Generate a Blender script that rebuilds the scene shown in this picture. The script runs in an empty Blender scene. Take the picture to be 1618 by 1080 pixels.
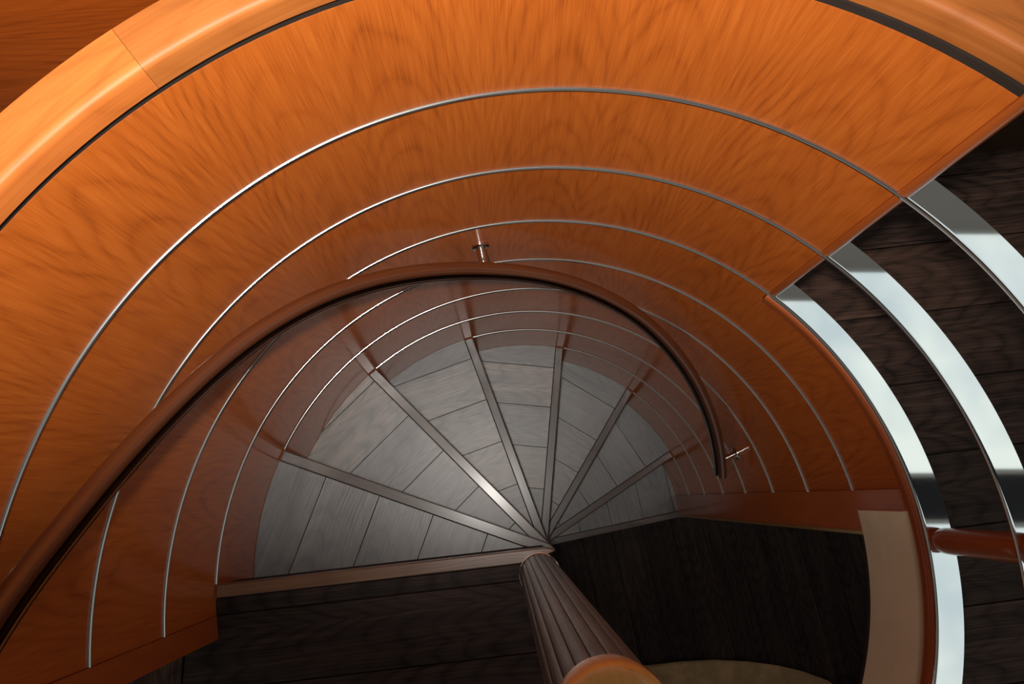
import bpy, bmesh, math, random
from mathutils import Vector, Matrix
random.seed(7)
sc = bpy.context.scene
COL = sc.collection
R = 0.6                      # inner radius of the stairwell
H = 0.21013                  # riser height = spacing of the steel strips
rad = math.radians

# ------------------------------------------------------------------ camera
cam_d = bpy.data.cameras.new('camera')
cam_d.sensor_width = 36.0
cam_d.lens = 1174.258 / 1618 * 36.0
cam_d.clip_start = 0.02
cam = bpy.data.objects.new('camera', cam_d)
COL.objects.link(cam)
cam.location = (-0.07759, 0.12842, 1.41974)
cam.rotation_euler = (0.209326, -0.011853, 0.0)
sc.camera = cam

# ------------------------------------------------------------------ world, light, exposure
world = bpy.data.worlds.new('world')
sc.world = world
world.use_nodes = True
world.node_tree.nodes['Background'].inputs[0].default_value = (1.0, 0.95, 0.88, 1)
world.node_tree.nodes['Background'].inputs[1].default_value = 0.25
sc.view_settings.view_transform = 'Standard'
sc.view_settings.look = 'None'
sc.view_settings.gamma = 1.0
sc.view_settings.exposure = 0.0
sc.view_settings.use_curve_mapping = False

fl = bpy.data.lights.new('camera_flash', 'SPOT')     # the photographer's flash, just above the lens
fl.energy = 87.0
fl.color = (1.0, 0.95, 0.88)
fl.spot_size = rad(84)
fl.spot_blend = 1.0
fl.shadow_soft_size = 0.03
flo = bpy.data.objects.new('camera_flash', fl)
COL.objects.link(flo)
flo.location = (-0.14, 0.15, 1.55)
flo.rotation_euler = (0.53, 0.055, 0.0)
flo.scale = (1.38, 1.0, 1.0)          # a flash head throws a beam wider than it is high
PANEL_GLOW = 0.80            # glow added to the white ceiling panels, for their reflection and room fill


# ------------------------------------------------------------------ materials
MATS = {}
def new_mat(name):
    m = bpy.data.materials.new(name)
    m.use_nodes = True
    nt = m.node_tree
    b = nt.nodes['Principled BSDF']
    MATS[name] = m
    return m, nt, b

def N(nt, typ, **kw):
    n = nt.nodes.new(typ)
    for k, v in kw.items():
        setattr(n, k, v)
    return n

def math_n(nt, op, a, b=None, c=None):
    n = N(nt, 'ShaderNodeMath', operation=op)
    for i, v in enumerate((a, b, c)):
        if v is None:
            continue
        if isinstance(v, (int, float)):
            n.inputs[i].default_value = v
        else:
            nt.links.new(v, n.inputs[i])
    return n.outputs[0]

def noise(nt, vec, scale=1.0, detail=3.0, rough=0.55, dist=0.0):
    n = N(nt, 'ShaderNodeTexNoise')
    n.inputs['Scale'].default_value = scale
    n.inputs['Detail'].default_value = detail
    n.inputs['Roughness'].default_value = rough
    n.inputs['Distortion'].default_value = dist
    nt.links.new(vec, n.inputs['Vector'])
    return n.outputs['Fac']

def comb(nt, x, y, z=0.0):
    n = N(nt, 'ShaderNodeCombineXYZ')
    for i, v in enumerate((x, y, z)):
        if isinstance(v, (int, float)):
            n.inputs[i].default_value = v
        else:
            nt.links.new(v, n.inputs[i])
    return n.outputs[0]

def ramp(nt, fac, stops):
    n = N(nt, 'ShaderNodeValToRGB')
    cr = n.color_ramp
    while len(cr.elements) < len(stops):
        cr.elements.new(0.5)
    for e, (p, c) in zip(cr.elements, stops):
        e.position = p
        e.color = (c[0], c[1], c[2], 1)
    nt.links.new(fac, n.inputs['Fac'])
    return n.outputs['Color']

def mix_mul(nt, a, b, fac=1.0):
    n = N(nt, 'ShaderNodeMix', data_type='RGBA', blend_type='MULTIPLY')
    n.inputs[0].default_value = fac
    nt.links.new(a, n.inputs[6]); nt.links.new(b, n.inputs[7])
    return n.outputs[2]

def wood(name, dark, mid, light, leaf=0.13, ringf=26.0, fibre=420.0, rough=0.35, coat=0.0,
         coat_rough=0.1, contrast=1.0, tone=False, spec=0.5, bump=0.0, warp=0.035):
    """UV in metres: u across the grain, v along it."""
    m, nt, b = new_mat(name)
    uv = N(nt, 'ShaderNodeUVMap', uv_map='UVMap')
    sep = N(nt, 'ShaderNodeSeparateXYZ'); nt.links.new(uv.outputs[0], sep.inputs[0])
    u, v = sep.outputs[0], sep.outputs[1]
    # slow wander of the grain
    wander = noise(nt, comb(nt, math_n(nt, 'MULTIPLY', u, 6.0), math_n(nt, 'MULTIPLY', v, 2.0)), 1.0, 3)
    us = math_n(nt, 'ADD', u, math_n(nt, 'MULTIPLY', math_n(nt, 'SUBTRACT', wander, 0.5), warp))
    pp = math_n(nt, 'SUBTRACT', math_n(nt, 'PINGPONG', us, leaf), leaf * 0.35)   # book-matched veneer leaves
    par = math_n(nt, 'ADD', math_n(nt, 'MULTIPLY', math_n(nt, 'MULTIPLY', pp, pp), 55.0), v)
    wob = noise(nt, comb(nt, math_n(nt, 'MULTIPLY', u, 16.0), math_n(nt, 'MULTIPLY', v, 6.0), 3.1), 1.0, 4)
    ph = math_n(nt, 'ADD', math_n(nt, 'MULTIPLY', par, ringf), math_n(nt, 'MULTIPLY', wob, 3.0))
    ring = math_n(nt, 'PINGPONG', ph, 1.0)
    ring = math_n(nt, 'POWER', ring, 2.5)
    fade = noise(nt, comb(nt, math_n(nt, 'MULTIPLY', u, 11.0), math_n(nt, 'MULTIPLY', v, 5.0), 9.2), 1.0, 2)
    ring = math_n(nt, 'MULTIPLY', ring, math_n(nt, 'MULTIPLY', fade, fade))      # the figure comes and goes
    fib = noise(nt, comb(nt, math_n(nt, 'MULTIPLY', us, fibre), math_n(nt, 'MULTIPLY', v, fibre * 0.014)), 1.0, 3, 0.6)
    fib2 = noise(nt, comb(nt, math_n(nt, 'MULTIPLY', us, fibre * 0.16), math_n(nt, 'MULTIPLY', v, fibre * 0.006), 7.7), 1.0, 4, 0.6)
    blot = noise(nt, comb(nt, math_n(nt, 'MULTIPLY', u, 9.0), math_n(nt, 'MULTIPLY', v, 3.5), 1.3), 1.0, 2)
    val = math_n(nt, 'ADD', math_n(nt, 'MULTIPLY', ring, -0.55 * contrast), 0.57)
    val = math_n(nt, 'ADD', val, math_n(nt, 'MULTIPLY', math_n(nt, 'SUBTRACT', fib, 0.5), 0.85 * contrast))
    val = math_n(nt, 'ADD', val, math_n(nt, 'MULTIPLY', math_n(nt, 'SUBTRACT', fib2, 0.5), 0.6 * contrast))
    val = math_n(nt, 'ADD', val, math_n(nt, 'MULTIPLY', math_n(nt, 'SUBTRACT', blot, 0.5), 0.35 * contrast))
    col = ramp(nt, val, [(0.18, dark), (0.5, mid), (0.85, light)])
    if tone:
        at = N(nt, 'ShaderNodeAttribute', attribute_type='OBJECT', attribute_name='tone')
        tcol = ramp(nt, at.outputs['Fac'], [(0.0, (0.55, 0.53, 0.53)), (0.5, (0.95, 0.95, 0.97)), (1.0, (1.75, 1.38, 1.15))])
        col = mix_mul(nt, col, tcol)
    nt.links.new(col, b.inputs['Base Color'])
    b.inputs['Roughness'].default_value = rough
    b.inputs['Specular IOR Level'].default_value = spec
    b.inputs['Coat Weight'].default_value = coat
    b.inputs['Coat Roughness'].default_value = coat_rough
    if bump:
        bn = N(nt, 'ShaderNodeBump')
        bn.inputs['Strength'].default_value = bump
        bn.inputs['Distance'].default_value = 0.001
        nt.links.new(val, bn.inputs['Height'])
        nt.links.new(bn.outputs[0], b.inputs['Normal'])
    return m

def plain(name, col, rough=0.5, metal=0.0, spec=0.5, nscale=0.0, namp=0.0, emit=None, coat=0.0):
    m, nt, b = new_mat(name)
    b.inputs['Base Color'].default_value = (*col, 1)
    if nscale:
        tc = N(nt, 'ShaderNodeTexCoord')
        f = noise(nt, tc.outputs['Object'], nscale, 4)
        lo = tuple(c * (1 - namp) for c in col); hi = tuple(min(1, c * (1 + namp)) for c in col)
        nt.links.new(ramp(nt, f, [(0.3, lo), (0.7, hi)]), b.inputs['Base Color'])
    b.inputs['Roughness'].default_value = rough
    b.inputs['Metallic'].default_value = metal
    b.inputs['Specular IOR Level'].default_value = spec
    b.inputs['Coat Weight'].default_value = coat
    if emit:
        b.inputs['Emission Color'].default_value = (*emit[0], 1)
        b.inputs['Emission Strength'].default_value = emit[1]
    return m

wood('veneer', (0.22, 0.042, 0.004), (0.42, 0.093, 0.010), (0.57, 0.148, 0.020), rough=0.5, coat=0.75, coat_rough=0.12,
     contrast=0.78, warp=0.012, fibre=900, ringf=24.0, leaf=0.15, spec=0.3)
wood('bulkhead', (0.16, 0.026, 0.001), (0.29, 0.052, 0.003), (0.38, 0.076, 0.006), rough=0.6, contrast=0.8, spec=0.12)
wood('rail_wood', (0.25, 0.070, 0.012), (0.38, 0.110, 0.019), (0.47, 0.150, 0.031), leaf=0.05, ringf=30, fibre=220,
     rough=0.55, coat=0.0, contrast=0.9, tone=True, spec=0.35)
wood('cap_wood', (0.60, 0.19, 0.03), (0.82, 0.31, 0.06), (0.90, 0.40, 0.10), leaf=0.05, ringf=30, fibre=220, rough=0.35, coat=1.0,
     coat_rough=0.08, contrast=0.7)
wood('trim_wood', (0.24, 0.050, 0.008), (0.35, 0.076, 0.012), (0.44, 0.11, 0.02), leaf=0.08, ringf=10, rough=0.42, coat=0.6,
     coat_rough=0.14, contrast=0.6, spec=0.3)
wood('handrail_wood', (0.055, 0.014, 0.005), (0.095, 0.026, 0.009), (0.13, 0.040, 0.015), leaf=0.06, ringf=8, rough=0.3, coat=1.0,
     coat_rough=0.06, contrast=0.6)
wood('wenge', (0.018, 0.016, 0.015), (0.064, 0.058, 0.055), (0.13, 0.118, 0.110), leaf=0.06, ringf=34, fibre=330, rough=0.44,
     coat=1.0, coat_rough=0.40, contrast=1.9, tone=True, spec=1.0, bump=0.3)
wood('oiled_wenge', (0.010, 0.006, 0.0047), (0.035, 0.0225, 0.0185), (0.075, 0.049, 0.041), leaf=0.06, ringf=34, fibre=330, rough=0.55,
     contrast=1.4, tone=True, spec=0.22, bump=0.4)
wood('wenge_nosing', (0.05, 0.038, 0.033), (0.092, 0.071, 0.062), (0.16, 0.128, 0.112), leaf=0.05, ringf=14, fibre=300, rough=0.34,
     coat=0.5, coat_rough=0.2, contrast=1.0, tone=True, bump=0.15)
wood('walnut_dark', (0.020, 0.009, 0.003), (0.040, 0.017, 0.005), (0.06, 0.026, 0.008), rough=0.4, contrast=0.8)
wood('nosing_teak', (0.09, 0.042, 0.020), (0.15, 0.072, 0.036), (0.21, 0.11, 0.06), leaf=0.05, ringf=14, fibre=300, rough=0.34,
     coat=0.5, coat_rough=0.2, contrast=1.0, bump=0.15)
plain('steel', (0.66, 0.65, 0.63), 0.10, 1.0, nscale=30, namp=0.03)
plain('steel_plate', (0.93, 0.945, 0.94), 0.035, 1.0, nscale=6, namp=0.03)
plain('steel_dark', (0.045, 0.042, 0.040), 0.2, 1.0, nscale=20, namp=0.1)
plain('substrate', (0.018, 0.010, 0.006), 0.7, nscale=40, namp=0.2)
plain('dark_core', (0.012, 0.010, 0.009), 0.8, nscale=40, namp=0.2)
plain('leather', (0.86, 0.75, 0.53), 0.55, nscale=14, namp=0.06)
plain('brass', (0.42, 0.26, 0.10), 0.3, 0.6, nscale=20, namp=0.1)
plain('ceiling_paint', (0.62, 0.64, 0.62), 0.7, nscale=3, namp=0.03)
plain('ceiling_slot', (0.006, 0.010, 0.022), 0.25, nscale=5, namp=0.1)
plain('carpet', (0.38, 0.25, 0.13), 0.95, spec=0.1, nscale=16, namp=0.25)
m_, nt_, b_ = new_mat('ceiling_glow')        # white ceiling panel; added emission stands in for the light falling on it
tc_ = N(nt_, 'ShaderNodeTexCoord')
nz_ = noise(nt_, tc_.outputs['Object'], 2.2, 3)
nt_.links.new(ramp(nt_, nz_, [(0.36, (0.55, 0.68, 0.72)), (0.62, (0.90, 1.0, 0.94))]), b_.inputs['Emission Color'])
b_.inputs['Emission Strength'].default_value = PANEL_GLOW
b_.inputs['Base Color'].default_value = (0.8, 0.8, 0.8, 1)


# ------------------------------------------------------------------ object helpers
def link(o, parent=None):
    COL.objects.link(o)
    if parent is not None:
        o.parent = parent
    return o

def empty(name, loc=(0, 0, 0), label=None, cat=None, group=None, kind=None):
    o = bpy.data.objects.new(name, None)
    o.location = loc
    o.empty_display_size = 0.05
    link(o)
    tag(o, label, cat, group, kind)
    return o

def tag(o, label=None, cat=None, group=None, kind=None):
    for k, v in (('label', label), ('category', cat), ('group', group), ('kind', kind)):
        if v:
            o[k] = v
    return o

def world_loc(o):
    w = Vector()
    while o is not None:
        w += o.location
        o = o.parent
    return w

def mesh_obj(name, bm, mat, parent=None, smooth=40, uvf=None, loc=(0, 0, 0)):
    """loc: world position of the object's origin (vertices are given in world space)."""
    bmesh.ops.recalc_face_normals(bm, faces=bm.faces[:])
    me = bpy.data.meshes.new(name)
    bm.to_mesh(me); bm.free()
    me.materials.append(MATS[mat])
    if smooth:
        me.polygons.foreach_set('use_smooth', [True] * len(me.polygons))
        me.set_sharp_from_angle(angle=rad(smooth))
    o = bpy.data.objects.new(name, me)
    link(o, parent)
    L = Vector(loc)
    me.transform(Matrix.Translation(-L))
    o.location = L - world_loc(parent)
    return o

def sweep(name, prof, th0, th1, mat, parent=None, step=2.0, along=False, c=(0, 0), uoff=0.0, smooth=40):
    """closed (r, z) profile swept about the axis from th0 to th1 degrees; grain along z, or along the sweep."""
    bm = bmesh.new()
    uvl = bm.loops.layers.uv.new('UVMap')
    n = max(1, int(math.ceil(abs(th1 - th0) / step)))
    k = len(prof)
    per = [0.0]
    for i in range(k):
        a, b = prof[i], prof[(i + 1) % k]
        per.append(per[-1] + math.hypot(b[0] - a[0], b[1] - a[1]))
    rows = []
    for j in range(n + 1):
        t = rad(th0 + (th1 - th0) * j / n)
        rows.append([bm.verts.new((c[0] + r * math.cos(t), c[1] + r * math.sin(t), z)) for r, z in prof])
    def put(face, uvs):
        for lp, (a, b) in zip(face.loops, uvs):
            lp[uvl].uv = (b, a) if along else (a, b)
    for j in range(n):
        t0 = rad(th0 + (th1 - th0) * j / n) * R + uoff
        t1 = rad(th0 + (th1 - th0) * (j + 1) / n) * R + uoff
        for i in range(k):
            i2 = (i + 1) % k
            f = bm.faces.new((rows[j][i], rows[j + 1][i], rows[j + 1][i2], rows[j][i2]))
            if along:
                va, vb = per[i], per[i + 1]
            else:
                va, vb = prof[i][1] + prof[i][0], prof[i2][1] + prof[i2][0]
            put(f, [(t0, va), (t1, va), (t1, vb), (t0, vb)])
    for row in (rows[0], rows[-1]):
        f = bm.faces.new(row)
        for lp, (r, z) in zip(f.loops, prof):
            lp[uvl].uv = (r, z)
    return mesh_obj(name, bm, mat, parent, smooth)

def rrect(r0, r1, z0, z1, b, seg=2, only=None):
    """rounded rectangle profile in (r, z)."""
    out = []
    for idx, (cx, cz, a0) in enumerate(((r1 - b, z1 - b, 0), (r0 + b, z1 - b, 90), (r0 + b, z0 + b, 180), (r1 - b, z0 + b, 270))):
        for s in range(seg + 1):
            a = rad(a0 + 90 * s / seg)
            out.append((cx + b * math.cos(a), cz + b * math.sin(a)))
    return out

def clip(poly, n, d):
    """keep P.n <= d of a convex polygon."""
    out = []
    for i, p in enumerate(poly):
        q = poly[(i + 1) % len(poly)]
        a = p[0] * n[0] + p[1] * n[1] - d
        b = q[0] * n[0] + q[1] * n[1] - d
        if a <= 0:
            out.append(p)
        if (a < 0 < b) or (b < 0 < a):
            t = a / (a - b)
            out.append((p[0] + (q[0] - p[0]) * t, p[1] + (q[1] - p[1]) * t))
    return out

def disc_clip(poly, r, n=120):
    for i in range(n):
        a = 2 * math.pi * i / n
        poly = clip(poly, (math.cos(a), math.sin(a)), r * math.cos(math.pi / n))
        if len(poly) < 3:
            return []
    return poly

def dedupe(poly, eps=1e-5):
    out = []
    for p in poly:
        if not out or math.hypot(p[0] - out[-1][0], p[1] - out[-1][1]) > eps:
            out.append(p)
    if len(out) > 1 and math.hypot(out[0][0] - out[-1][0], out[0][1] - out[-1][1]) < eps:
        out.pop()
    return out

def area(poly):
    return abs(sum(p[0] * q[1] - q[0] * p[1] for p, q in zip(poly, poly[1:] + poly[:1]))) / 2

def slab(name, poly, z0, z1, mat, parent=None, grain=(1, 0), bev=0.0, uoff=None, smooth=30):
    """polygon prism; UV: u across grain, v along grain."""
    poly = dedupe(poly)
    bm = bmesh.new()
    lo = [bm.verts.new((x, y, z0)) for x, y in poly]
    hi = [bm.verts.new((x, y, z1)) for x, y in poly]
    bm.faces.new(lo[::-1])
    top = bm.faces.new(hi)
    k = len(poly)
    for i in range(k):
        bm.faces.new((lo[i], lo[(i + 1) % k], hi[(i + 1) % k], hi[i]))
    bmesh.ops.recalc_face_normals(bm, faces=bm.faces[:])
    if bev:
        bmesh.ops.bevel(bm, geom=list(top.edges), offset=bev, segments=1, affect='EDGES', profile=0.5)
    uvl = bm.loops.layers.uv.new('UVMap')
    g = Vector((grain[0], grain[1])).normalized()
    ou = random.uniform(0, 8) if uoff is None else uoff
    ov = random.uniform(0, 8) if uoff is None else uoff
    for f in bm.faces:
        for lp in f.loops:
            co = lp.vert.co
            lp[uvl].uv = (-co.x * g.y + co.y * g.x + ou + co.z, co.x * g.x + co.y * g.y + ov)
    cx = sum(p[0] for p in poly) / k; cy = sum(p[1] for p in poly) / k
    return mesh_obj(name, bm, mat, parent, smooth, loc=(cx, cy, z0))

def box(name, x0, x1, y0, y1, z0, z1, mat, parent=None, rot=0.0, bev=0.0, grain='z'):
    bm = bmesh.new()
    bmesh.ops.create_cube(bm, size=1)
    bmesh.ops.scale(bm, vec=(x1 - x0, y1 - y0, z1 - z0), verts=bm.verts)
    bmesh.ops.translate(bm, vec=((x0 + x1) / 2, (y0 + y1) / 2, (z0 + z1) / 2), verts=bm.verts)
    if bev:
        bmesh.ops.bevel(bm, geom=bm.edges[:], offset=bev, segments=2, affect='EDGES')
    uvl = bm.loops.layers.uv.new('UVMap')
    ou = random.uniform(0, 5)
    for f in bm.faces:
        for lp in f.loops:
            co = lp.vert.co
            if grain == 'z':
                lp[uvl].uv = (co.x + co.y + ou, co.z + ou)
            elif grain == 'x':
                lp[uvl].uv = (co.y + co.z + ou, co.x + ou)
            else:
                lp[uvl].uv = (co.x + co.z + ou, co.y + ou)
    if rot:
        bmesh.ops.rotate(bm, cent=(0, 0, 0), matrix=Matrix.Rotation(rad(rot), 3, 'Z'), verts=bm.verts)
    return mesh_obj(name, bm, mat, parent, 30)

def lathe(name, prof, c, mat, parent=None, n=32, smooth=40):
    """open (r, z) profile turned about a vertical axis at c."""
    bm = bmesh.new()
    uvl = bm.loops.layers.uv.new('UVMap')
    rows = []
    for r, z in prof:
        if r < 1e-6:
            rows.append([bm.verts.new((c[0], c[1], z))])
        else:
            rows.append([bm.verts.new((c[0] + r * math.cos(2 * math.pi * i / n), c[1] + r * math.sin(2 * math.pi * i / n), z)) for i in range(n)])
    for a, b in zip(rows, rows[1:]):
        for i in range(n):
            i2 = (i + 1) % n
            vs = [a[i % len(a)], a[i2 % len(a)], b[i2 % len(b)], b[i % len(b)]]
            u = []
            for v in vs:
                if v not in u:
                    u.append(v)
            if len(u) >= 3:
                bm.faces.new(u)
    for row in (rows[0], rows[-1]):
        if len(row) > 2:
            bm.faces.new(row)
    for f in bm.faces:
        for lp in f.loops:
            co = lp.vert.co
            lp[uvl].uv = (co.x * 0.94 + co.y * 0.34, co.y * 0.94 - co.x * 0.34 + co.z)
    return mesh_obj(name, bm, mat, parent, smooth, loc=(c[0], c[1], prof[0][1]))

def rod(name, p0, p1, rads, mat, parent=None, n=20):
    """solid of revolution along p0->p1; rads = [(t, r), ...]."""
    p0, p1 = Vector(p0), Vector(p1)
    d = (p1 - p0); L = d.length; d.normalize()
    a = d.orthogonal().normalized(); b = d.cross(a)
    bm = bmesh.new(); bm.loops.layers.uv.new('UVMap')
    rows = []
    for t, r in rads:
        rows.append([bm.verts.new(p0 + d * (L * t) + a * (r * math.cos(2 * math.pi * i / n)) + b * (r * math.sin(2 * math.pi * i / n))) for i in range(n)])
    for x, y in zip(rows, rows[1:]):
        for i in range(n):
            bm.faces.new((x[i], x[(i + 1) % n], y[(i + 1) % n], y[i]))
    bm.faces.new(rows[0]); bm.faces.new(rows[-1])
    return mesh_obj(name, bm, mat, parent, 40, loc=tuple(p0))


# ------------------------------------------------------------------ curved stairwell wall
TH_L = 187.3       # left end of the veneer
TH_R = 51.8        # right end of the tall part
TH_J = 14.2        # right end of the low part (door jamb)
TOP = 0.8355
WO = 0.642         # outer radius of the wall

wall = sweep('wall_curved', [(0.606, -1.68), (WO, -1.68), (WO, 0.172), (0.606, 0.172)], TH_J, 191.0, 'substrate')
tag(wall, 'tall curved stairwell wall of orange wood veneer crossed by thin steel strips', None, None, 'structure')
sweep('core', [(0.606, 0.172), (WO, 0.172), (WO, 0.843), (0.606, 0.843)], TH_R - 0.4, 191.0, 'substrate', wall)

sweep('shadow_gap', [(0.6002, 0.8356), (0.606, 0.8356), (0.606, 0.8455), (0.6002, 0.8455)], TH_R - 0.4, 191.0, 'substrate', wall)
G = 0.0030         # half height of the slot each strip sits in
def panel(z0, z1, t0, t1):
    b = 0.0006
    bt = b if z1 < 0.8 else 0.00005
    prof = [(0.606, z0), (0.606, z1), (R + bt, z1), (R, z1 - bt), (R, z0 + b), (R + b, z0)]
    return sweep('veneer_panel', prof, t0, t1, 'veneer', wall, step=1.5, smooth=25)
panel(3 * H + G, TOP, TH_R, TH_L)
panel(2 * H + G, 3 * H - G, TH_R, TH_L)
panel(H + G, 2 * H - G, TH_R, TH_L)
panel(G, H - G, TH_R, TH_L)
panel(G, 0.172, TH_J, TH_R - 0.02)
for k in range(1, 8):
    panel(-k * H + G, -(k - 1) * H - G, TH_J, TH_L)
panel(-1.68, -7 * H - G, TH_J, 60)

NTH = [182.2, 157.1, 131.5, 106.0, 79.7, 53.6, 27.9, 6.3]     # wall end of each nosing, degrees
def strip(z, t0, t1):
    prof = [(0.604, z - 0.0026), (0.604, z + 0.0026)]
    for s in range(9):
        a = rad(90 + 180 * s / 8)
        prof.append((R + 0.0008 + 0.0043 * math.cos(a), z + 0.0029 * math.sin(a)))
    o = sweep('steel_strip', prof, t0, t1, 'steel', wall, step=1.2, smooth=60)
    return o
for k, z in ((1, 3 * H), (2, 2 * H), (3, H)):
    strip(z, TH_R - 0.6, TH_L)
strip(0.0, TH_J, 182.0)
for k in range(1, 7):
    strip(-k * H, TH_J, NTH[k] - 0.3)

# edge trim on the right end (three lengths, stopped by the steel plates) and the left end
def qtrim(z0, z1):
    bm = bmesh.new(); uvl = bm.loops.layers.uv.new('UVMap')
    sec = [(0.0, 0.0), (0.0, WO - R)]
    w = 0.0155
    outl = [(0.0, 0.0), (0.001, -0.0022)]
    for s in range(6):
        a = rad(90 * s / 5)
        outl.append((w - 0.0125 + 0.0125 * math.sin(a), -0.0025 + 0.0125 - 0.0125 * math.cos(a)))
    outl += [(w, WO - R), (0.0, WO - R)]
    t = rad(TH_R - 0.03)
    er = Vector((math.cos(t), math.sin(t), 0)); et = Vector((math.sin(t), -math.cos(t), 0))
    lo = [bm.verts.new(er * (R + b) + et * a + Vector((0, 0, z0))) for a, b in outl]
    hi = [bm.verts.new(er * (R + b) + et * a + Vector((0, 0, z1))) for a, b in outl]
    bm.faces.new(lo); bm.faces.new(hi)
    for i in range(len(outl)):
        i2 = (i + 1) % len(outl)
        bm.faces.new((lo[i], lo[i2], hi[i2], hi[i]))
    for f in bm.faces:
        for lp in f.loops:
            lp[uvl].uv = (lp.vert.co.x - lp.vert.co.y, lp.vert.co.z)
    return mesh_obj('edge_trim', bm, 'trim_wood', wall, 40)
qtrim(H + 0.004, 2 * H - 0.003)
qtrim(2 * H + 0.003, 3 * H - 0.003)
qtrim(3 * H + 0.003, 0.842)
sweep('end_trim', [(0.606, 0.001), (0.606, 0.83), (0.5985, 0.83), (0.5975, 0.82), (0.5975, 0.001)], TH_L + 0.05, 191.1, 'trim_wood', wall)

# door jamb at the foot of the wall
sweep('door_jamb', rrect(0.5955, WO, -1.676, 0.172, 0.006), 7.0, TH_J - 0.02, 'trim_wood', wall, step=1.2)
sweep('edge_strip', rrect(0.5945, WO - 0.01, -1.676, 0.009, 0.0015), 6.35, 6.98, 'brass', wall, step=0.4)

# ------------------------------------------------------------------ low wall under the balustrade
T_END = -78.0
low = sweep('wall_right', [(0.606, -0.03), (WO, -0.03), (WO, 0.186), (0.606, 0.186)], T_END, 6.5, 'substrate')
tag(low, 'low curved upstand wall at right with beige fascia under wooden capping', None, None, 'structure')
sweep('fascia_panel', rrect(0.5900, 0.6055, 0.012, 0.1735, 0.003), T_END, 10.7, 'leather', low, step=1.5)['label'] = 'beige leather-look fascia panel'
cp = [(WO, 0.1865), (WO, 0.2068), (0.600, 0.2068), (0.5955, 0.2055), (0.593, 0.202), (0.5925, 0.198), (0.5925, 0.1865), (0.595, 0.1785), (0.6055, 0.1745), (0.607, 0.1865)]
sweep('capping', cp, T_END, TH_R - 0.1, 'trim_wood', low, step=1.2, along=True)['label'] = 'rounded reddish wood capping'

# ------------------------------------------------------------------ flat walls, ceiling
PA = 6.87          # direction of the deck planks
wb = box('wall_back', -2.2, 0.45, 0.72, 0.76, 0.0, 0.80, 'bulkhead', None, PA, grain='x')
tag(wb, 'flat reddish wood wall behind the curved rail at upper left', None, None, 'structure')
wd = box('cabinet_body', 0.46, 2.4, 0.722, 1.2, 0.0005, 1.15, 'walnut_dark', None, PA, 0.0, grain='x')
cabinet = empty('cabinet', (1.2, 0.9, 0), 'dark brown wooden cabinet standing on dark planks at upper right', 'cabinet')
wd.name = 'carcass'
wd.parent = cabinet; wd.location = -Vector(cabinet.location)

wl = box('wall_left', -2.3, -1.86, -1.75, 0.48, -0.12, 0.60, 'bulkhead', None, 0, grain='x')
tag(wl, 'flat wood wall beyond the landing at far left', None, None, 'structure')
ceil = box('ceiling', -2.6, 3.6, -2.4, 2.4, 2.16, 2.2, 'ceiling_paint')
tag(ceil, 'white ceiling over the stairwell', None, None, 'structure')
def glow_panel(x0, x1, y0, y1, lab):
    o = box('frame', x0 - 0.02, x1 + 0.02, y0 - 0.02, y1 + 0.02, 2.145, 2.16, 'ceiling_paint', None, 0, 0.002)
    e = empty('ceiling_glow_panel', ((x0 + x1) / 2, (y0 + y1) / 2, 2.16), lab, 'ceiling light', 'ceiling panels with added glow')
    o.parent = e; o.location = -Vector(e.location)
    box('glow_face', x0, x1, y0, y1, 2.140, 2.1455, 'ceiling_glow', e)
glow_panel(0.95, 2.1, 0.24, 0.98, 'white ceiling panel with added glow, reflected in the upper ends of the steel plates')
glow_panel(0.95, 2.1, -0.8, 0.03, 'white ceiling panel with added glow, reflected in the lower ends of the steel plates')
sl = box('trim_1', 0.90, 2.15, 0.055, 0.215, 2.148, 2.16, 'ceiling_slot')
tag(sl, 'dark glossy strip let into the ceiling between the glow panels', None, None, 'structure')

# ------------------------------------------------------------------ staircase
stair = empty('spiral_staircase', (0, 0, -1.681), 'dark wenge winder treads of the spiral staircase fanning round the column', 'staircase')
DK = [0.042, 0.0425, 0.043, 0.047, 0.053, 0.055, 0.056, 0.057]
NW = 0.0225        # nosing width
def nose(k):
    d = DK[k]
    al = rad(NTH[k]) + math.asin(d / R)
    return (math.cos(al), math.sin(al)), (math.sin(al), -math.cos(al)), d
CX, CY, CR = -0.010, -0.004, 0.036

def nosing_obj(k, z, parent, rmax=0.5985, first=False):
    u, n, d = nose(k)
    t1 = math.sqrt(rmax ** 2 - d ** 2); t1b = math.sqrt(rmax ** 2 - (d - NW) ** 2)
    pts = []
    for s in range(7):                      # hug the column at the inner end
        a = math.atan2(n[1], n[0]) - rad(34) * (6 - s) / 6
        pts.append((d * math.cos(a), d * math.sin(a)))
    pts.append((u[0] * t1 + n[0] * d, u[1] * t1 + n[1] * d))
    pts.append((u[0] * t1b + n[0] * (d - NW), u[1] * t1b + n[1] * (d - NW)))
    pts.append((u[0] * 0.045 + n[0] * (d - NW), u[1] * 0.045 + n[1] * (d - NW)))
    a = math.atan2(n[1], n[0]) - rad(34)
    pts.append((0.026 * math.cos(a + .8), 0.026 * math.sin(a + .8)))
    o = slab('nosing', pts, z - 0.030, z + 0.0022, 'nosing_teak' if k == 0 else 'wenge_nosing', parent, u, 0.0015)
    o['tone'] = 0.35 + 0.3 * random.random()
    if k == 0:
        o['tone'] = 1.0
    return o

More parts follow.
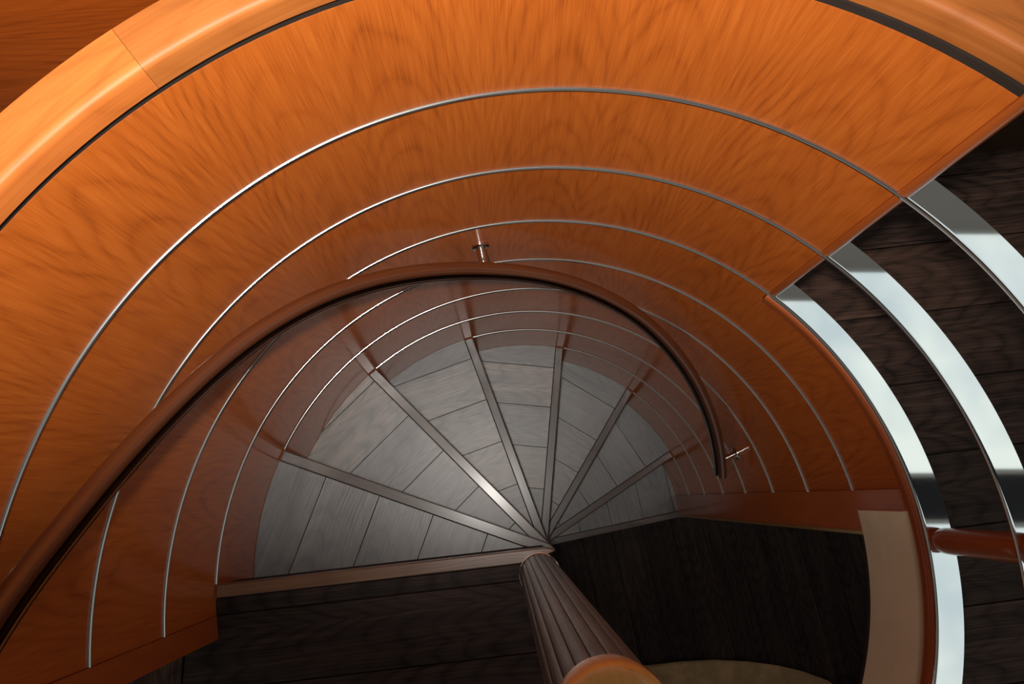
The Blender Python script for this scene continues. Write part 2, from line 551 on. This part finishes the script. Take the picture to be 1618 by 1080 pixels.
OFF = [0, 0.1228, 0.0872, 0.0510, 0.041, 0.0265, 0.003, 0.0897]
for k in range(1, 8):
    z = -k * H
    u, n, d = nose(k)
    ub, nb, db = nose(k - 1)
    rmax = 0.6002
    big = [(-1, -1), (1, -1), (1, 1), (-1, 1)]
    reg = clip(big, n, d - 0.001)
    reg = clip(reg, (-nb[0], -nb[1]), -(db - 0.028))
    reg = clip(reg, (-u[0], -u[1]), -0.012)
    base = disc_clip(reg, rmax if k < 7 else 0.593)
    tread = slab('tread', base, z - 0.034, z - 0.008, 'dark_core', stair, u)
    if k == 7:
        reg2 = reg
    s = OFF[k] - 0.1228 * 2
    while s < 0.64:
        lo_, hi_ = s + 0.0005, s + 0.1228 - 0.0005
        p = clip(reg, n, d - NW - 0.0009)
        p = clip(p, u, hi_); 
        if p: p = clip(p, (-u[0], -u[1]), -lo_)
        if p: p = disc_clip(p, rmax)
        if p and area(p) > 2e-5:
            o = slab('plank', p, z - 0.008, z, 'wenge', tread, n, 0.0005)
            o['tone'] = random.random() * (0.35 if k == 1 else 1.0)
        s += 0.1228
    nosing_obj(k, z, tread, 0.5985)
    # riser board between this tread and the one below
    o = d - 0.012
    t1 = math.sqrt(0.597 ** 2 - o ** 2)
    rp = [(u[0] * 0.03 + n[0] * o, u[1] * 0.03 + n[1] * o), (u[0] * t1 + n[0] * o, u[1] * t1 + n[1] * o),
          (u[0] * t1 + n[0] * (o - .012), u[1] * t1 + n[1] * (o - .012)), (u[0] * 0.03 + n[0] * (o - .012), u[1] * 0.03 + n[1] * (o - .012))]
    rr = slab('riser', rp, z - H + 0.001, z - 0.034, 'wenge', tread, u)
    rr['tone'] = 0.3

# ------------------------------------------------------------------ landing (deck level) in the lower left
u, n, d = nose(0)
big = [(-1.9, -1.7), (0.0, -1.7), (0.0, 0.5), (-1.9, 0.5)]
lreg = clip(big, n, d - 0.002)
lbase = clip(lreg, (0, 1), 0.2)
land = slab('floor_landing', lbase, -0.12, -0.008, 'dark_core', None, u)
tag(land, 'dark planked landing at the head of the spiral stairs, lower left', None, None, 'structure')
XS = -0.645
def edge_cut(p):
    return clip(p, (-1, 0), -XS)
off = d - NW
seams = [off - 0.0009] + [-0.0105 - 0.1255 * i for i in range(14)]
for a, b in zip(seams, seams[1:]):
    p = clip(lreg, n, a - 0.0009)
    if p: p = clip(p, (-n[0], -n[1]), -(b + 0.0009))
    if p: p = edge_cut(p)
    if p and area(p) > 1e-4:
        if b > -0.05:
            p = disc_clip(p, 0.5985)
        o = slab('plank', p, -0.008, 0.0, 'oiled_wenge', land, u, 0.0009)
        o['tone'] = random.uniform(0.0, 0.6)
x = XS - 0.002
while x > -1.85:                         # planks laid the other way beyond the doorway
    p = [(x - 0.1235, -1.7), (x, -1.7), (x, -0.125), (x - 0.1235, -0.125)]
    o = slab('plank', p, -0.008, 0.004, 'oiled_wenge', land, (0, 1), 0.0009)
    o['tone'] = 0.9
    x -= 0.1255
nosing_obj(0, 0.0, land)
o = d - 0.012
t1 = math.sqrt(0.597 ** 2 - o ** 2)
rp = [(u[0] * 0.03 + n[0] * o, u[1] * 0.03 + n[1] * o), (u[0] * t1 + n[0] * o, u[1] * t1 + n[1] * o),
      (u[0] * t1 + n[0] * (o - .012), u[1] * t1 + n[1] * (o - .012)), (u[0] * 0.03 + n[0] * (o - .012), u[1] * 0.03 + n[1] * (o - .012))]
slab('riser', rp, -H + 0.001, -0.034, 'wenge', land, u)['tone'] = 0.3

# ------------------------------------------------------------------ upper deck floor at right
ca, sa = math.cos(rad(PA)), math.sin(rad(PA))
def ab(a, b):
    return (a * ca - b * sa, a * sa + b * ca)
RD = 0.6425
def ring_poly(b0, b1, a1, rr, nseg=24):
    pts = []
    for i in range(nseg + 1):
        b = b0 + (b1 - b0) * i / nseg
        a = math.sqrt(max(0.0, rr * rr - b * b)) if abs(b) < rr else 0.0
        pts.append(ab(max(a, 0.0), b))
    return [ab(a1, b0)] + pts + [ab(a1, b1)]
deck = slab('floor_deck', ring_poly(-1.5, 0.76, 2.6, RD + 0.001, 80), -0.10, -0.008, 'dark_core', None, (ca, sa))
tag(deck, 'dark planked deck floor seen between the steel plates at right', None, None, 'structure')
b = 0.4006 + 0.1385 * 2
while b > -1.45:
    b1 = min(b + 0.1385 - 0.001, 0.76); b0 = b + 0.001
    o = slab('plank', ring_poly(b0, b1, 2.6, RD), -0.008, 0.0, 'oiled_wenge', deck, (ca, sa), 0.0009)
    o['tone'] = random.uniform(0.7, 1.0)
    b -= 0.1385

# ------------------------------------------------------------------ lower deck floor
u7, n7, d7 = nose(7)
fl_z = -1.681
fbase = box('floor', -1.0, 3.0, -2.6, 1.2, fl_z - 0.05, fl_z - 0.008, 'dark_core')
tag(fbase, 'dark planked floor of the lower deck at the foot of the stairs', None, None, 'structure')
a = -0.75
while a < 3.0:
    p = [(u7[0] * s + n7[0] * t, u7[1] * s + n7[1] * t) for s, t in ((a + 0.0009, -0.02), (a + 0.1219, -0.02), (a + 0.1219, 2.1), (a + 0.0009, 2.1))]
    o = slab('plank', p, fl_z - 0.008, fl_z, 'oiled_wenge', fbase, n7, 0.0009)
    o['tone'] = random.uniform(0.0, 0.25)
    a += 0.1228

# ------------------------------------------------------------------ column
column = empty('newel_column', (CX, CY, -1.681), 'slim dark staved newel column with polished orange wooden cap', 'column')
lathe('core', [(CR - 0.004, -1.68), (CR - 0.004, 0.915)], (CX, CY), 'dark_core', column, 24)
NS = 20
def stave(a0, a1, z0, z1):
    bm = bmesh.new(); uvl = bm.loops.layers.uv.new('UVMap')
    ring = []
    for r, seq in ((CR, (0, .12, .5, .88, 1)), (CR - 0.006, (1, 0))):
        for q in seq:
            rr = r - (0.0008 if q in (0, 1) and r == CR else 0)
            t = a0 + (a1 - a0) * q
            ring.append((CX + rr * math.cos(t), CY + rr * math.sin(t)))
    lo = [bm.verts.new((x, y, z0)) for x, y in ring]; hi = [bm.verts.new((x, y, z1)) for x, y in ring]
    bm.faces.new(lo); bm.faces.new(hi)
    for i in range(len(ring)):
        i2 = (i + 1) % len(ring)
        bm.faces.new((lo[i], lo[i2], hi[i2], hi[i]))
    ou = random.uniform(0, 5)
    for f in bm.faces:
        for lp in f.loops:
            co = lp.vert.co
            lp[uvl].uv = (math.atan2(co.y - CY, co.x - CX) * CR + ou, co.z + ou)
    o = mesh_obj('stave', bm, 'wenge', column, 50, loc=(CX, CY, z0))
    o['tone'] = random.uniform(0.05, 0.45)
for i in range(NS):
    a0 = 2 * math.pi * (i + 0.03) / NS; a1 = 2 * math.pi * (i + 0.97) / NS
    cuts = [-1.68, 0.02 + 0.09 * (i % 3), 0.30 + 0.07 * ((i * 2) % 3), 0.58 + 0.08 * (i % 2), 0.917]
    for z0, z1 in zip(cuts, cuts[1:]):
        stave(a0, a1, z0 + 0.0005, z1 - 0.0005)
lathe('cap', [(0.0, 0.914), (0.034, 0.914), (0.0368, 0.9165), (0.0375, 0.921), (0.0375, 0.938), (0.0366, 0.943), (0.0345, 0.9465),
              (0.031, 0.9485), (0.026, 0.9495), (0.012, 0.9505), (0.0, 0.9508)], (CX, CY), 'cap_wood', column, 48)
# thin steel collar round the column at landing level
def torus(name, c, r, z, t, mat, parent):
    prof = [(r + t * math.cos(rad(a)), z + t * math.sin(rad(a))) for a in range(0, 360, 45)]
    return sweep(name, prof, 0, 360, mat, parent, 8, c=c)
torus('collar', (CX, CY), CR + 0.0012, 0.004, 0.0014, 'steel', column)

# ------------------------------------------------------------------ balustrade: steel plates and wooden posts
bal = empty('balustrade', (0.62, 0, 0.207), 'balustrade of curved mirror-steel plates on wooden posts at right', 'balustrade')
def plate(z):
    t = 0.0026
    prof = [(0.6392, z + t), (0.6388, z + t), (0.6021, z + t), (0.6015, z + t)]
    for s in range(1, 6):
        a = rad(90 + 180 * s / 6)
        prof.append((0.6005 + 0.0045 * math.cos(a), z + t * math.sin(a)))
    prof += [(0.6015, z - t), (0.6021, z - t), (0.6388, z - t), (0.6392, z - t), (0.6404, z)]
    return sweep('steel_plate', prof, T_END, TH_R - 0.62, 'steel_plate', bal, step=1.0, along=True, smooth=30)
for z in (H - 0.0005, 2 * H, 3 * H):
    plate(z)
def post(th):
    c = (0.6195 * math.cos(rad(th)), 0.6195 * math.sin(rad(th)))
    for z0, z1 in ((H + 0.0028, 2 * H - 0.0028), (2 * H + 0.0028, 3 * H - 0.0028), (3 * H + 0.0028, 0.842)):
        pr = [(0.0, z0), (0.014, z0), (0.0175, z0 + 0.003), (0.0198, z0 + 0.012), (0.0205, z0 + 0.03),
              (0.0205, z1 - 0.03), (0.0198, z1 - 0.012), (0.0175, z1 - 0.003), (0.014, z1), (0.0, z1)]
        lathe('post', pr, c, 'trim_wood', bal, 32)
for th in (6.1, -36.0, -72.0):
    post(th)

# ------------------------------------------------------------------ capping rail round the top
rail = empty('capping_rail', (0, 0.62, 0.843), 'thick golden wooden capping rail round the top of the stairwell', 'rail')
RP = [(0.648, 0.848), (0.648, 0.872), (0.645, 0.876), (0.608, 0.8775), (0.6045, 0.8772), (0.6015, 0.8762), (0.5998, 0.8742), (0.599, 0.8715), (0.5988, 0.868), (0.5988, 0.8475), (0.6005, 0.8455), (0.645, 0.8455)]
for a0, a1, tn in ((205, 128.63, 0.62), (128.6, 95.1, 0.40), (95, 30.1, 0.35), (30, -30, 0.4), (-30.1, T_END, 0.5)):
    o = sweep('rail_segment', RP, a1, a0, 'rail_wood', rail, step=1.5, along=True, c=(0.005, 0.0), uoff=a0 * 0.37)
    o['tone'] = tn

# ------------------------------------------------------------------ handrail
hr = empty('handrail', (0.5, 0.2, -0.6), 'round wooden handrail with steel underside sweeping down the curved wall', 'handrail')
ZT = [(205, 0.90), (190, 0.785), (178, 0.690), (174, 0.651), (168, 0.577), (157, 0.497), (148, 0.447), (137, 0.390), (126, 0.318), (115, 0.222), (102, 0.116),
      (90, 0.047), (77, -0.037), (66, -0.117), (51, -0.266), (38, -0.410), (28, -0.530), (20.5, -0.625)]
def zt(t):
    # smoothed interpolation (quadratic least squares in a moving window)
    ws = sx = 0.0
    import_pts = []
    for a, z in ZT:
        w = math.exp(-((a - t) / 11.0) ** 2)
        import_pts.append((a - t, z, w))
    S = [sum(w * x ** p for x, z, w in import_pts) for p in range(3)]
    T = [sum(w * z * x ** p for x, z, w in import_pts) for p in range(2)]
    det = S[0] * S[2] - S[1] ** 2
    return (T[0] * S[2] - T[1] * S[1]) / det
def hsweep(name, sec, mat, t0=20.6, t1=204.0, nn=130, uo=0.0):
    bm = bmesh.new(); uvl = bm.loops.layers.uv.new('UVMap')
    rows = []; ln = 0.0; lens = []; prev = None
    for j in range(nn + 1):
        t = t0 + (t1 - t0) * j / nn
        P = Vector((0.55 * math.cos(rad(t)), 0.55 * math.sin(rad(t)), zt(t)))
        Q = Vector((0.55 * math.cos(rad(t + .5)), 0.55 * math.sin(rad(t + .5)), zt(t + .5)))
        tan = (Q - P).normalized()
        er = Vector((math.cos(rad(t)), math.sin(rad(t)), 0))
        up = tan.cross(er); up = -up if up.z < 0 else up
        if prev is not None:
            ln += (P - prev).length
        prev = P; lens.append(ln)
        rows.append([bm.verts.new(P + er * a + up * b) for a, b in sec])
    k = len(sec)
    for j in range(nn):
        for i in range(k):
            i2 = (i + 1) % k
            f = bm.faces.new((rows[j][i], rows[j + 1][i], rows[j + 1][i2], rows[j][i2]))
            for lp, (a, b) in zip(f.loops, ((i, lens[j]), (i, lens[j + 1]), (i + 1, lens[j + 1]), (i + 1, lens[j]))):
                lp[uvl].uv = (a * 0.005, b)
    bm.faces.new(rows[0]); bm.faces.new(rows[-1])
    return mesh_obj(name, bm, mat, hr, 50)
sec = [(0.0115 * math.cos(rad(a)) + 0.0030, 0.0125 * math.sin(rad(a)) + 0.001) for a in range(-30, 211, 12)]
hsweep('grip', sec, 'handrail_wood')
hsweep('steel_bar', [(0.0105, -0.0045), (0.0105, -0.013), (-0.0130, -0.013), (-0.0138, -0.012), (-0.0138, -0.0045)], 'steel_dark')
hsweep('steel_edge', [(-0.0130, -0.0110), (-0.0148, -0.0110), (-0.0148, -0.0124), (-0.0130, -0.0124)], 'steel')
def bracket(th):
    z = zt(th) - 0.006
    er = Vector((math.cos(rad(th)), math.sin(rad(th)), 0))
    b0 = er * 0.600 + Vector((0, 0, z))
    o = rod('wall_rosette', b0, er * 0.5945 + Vector((0, 0, z)), [(0, .0165), (0.6, .0165), (0.95, .0145), (1, .012)], 'steel', hr, 28)
    s = rod('standoff', er * 0.5950 + Vector((0, 0, z)), er * 0.556 + Vector((0, 0, z)), [(0, .0088), (1, .0088)], 'steel', hr, 24)
bracket(101.6)
bracket(24.6)
bracket(193.0)

# ------------------------------------------------------------------ lower deck: rug and cabinet base beyond the doorway
rp = [(.25, -.52), (.40, -.507), (.494, -.503), (.62, -.490), (.75, -.484), (.88, -.490), (1.0, -.505), (1.1, -.528), (1.19, -.56), (1.25, -.60), (1.29, -.66), (1.30, -.8),
      (1.30, -1.5), (.25, -1.5)]
rg = slab('rug', rp, fl_z + 0.001, fl_z + 0.018, 'carpet', None, (1, 0), 0.005)
tag(rg, 'tan brown rug lying on the dark lower floor behind the column cap', 'rug')
pl = box('plinth', 1.325, 1.95, -1.5, -0.52, fl_z + 0.001, fl_z + 0.30, 'trim_wood', None, 0, 0.004, grain='x')
sb = empty('low_cabinet', (1.6, -1.0, fl_z), 'low reddish wood cabinet on the lower floor beside the rug', 'cabinet')
pl.parent = sb; pl.location = Vector(pl.location) - Vector(sb.location)
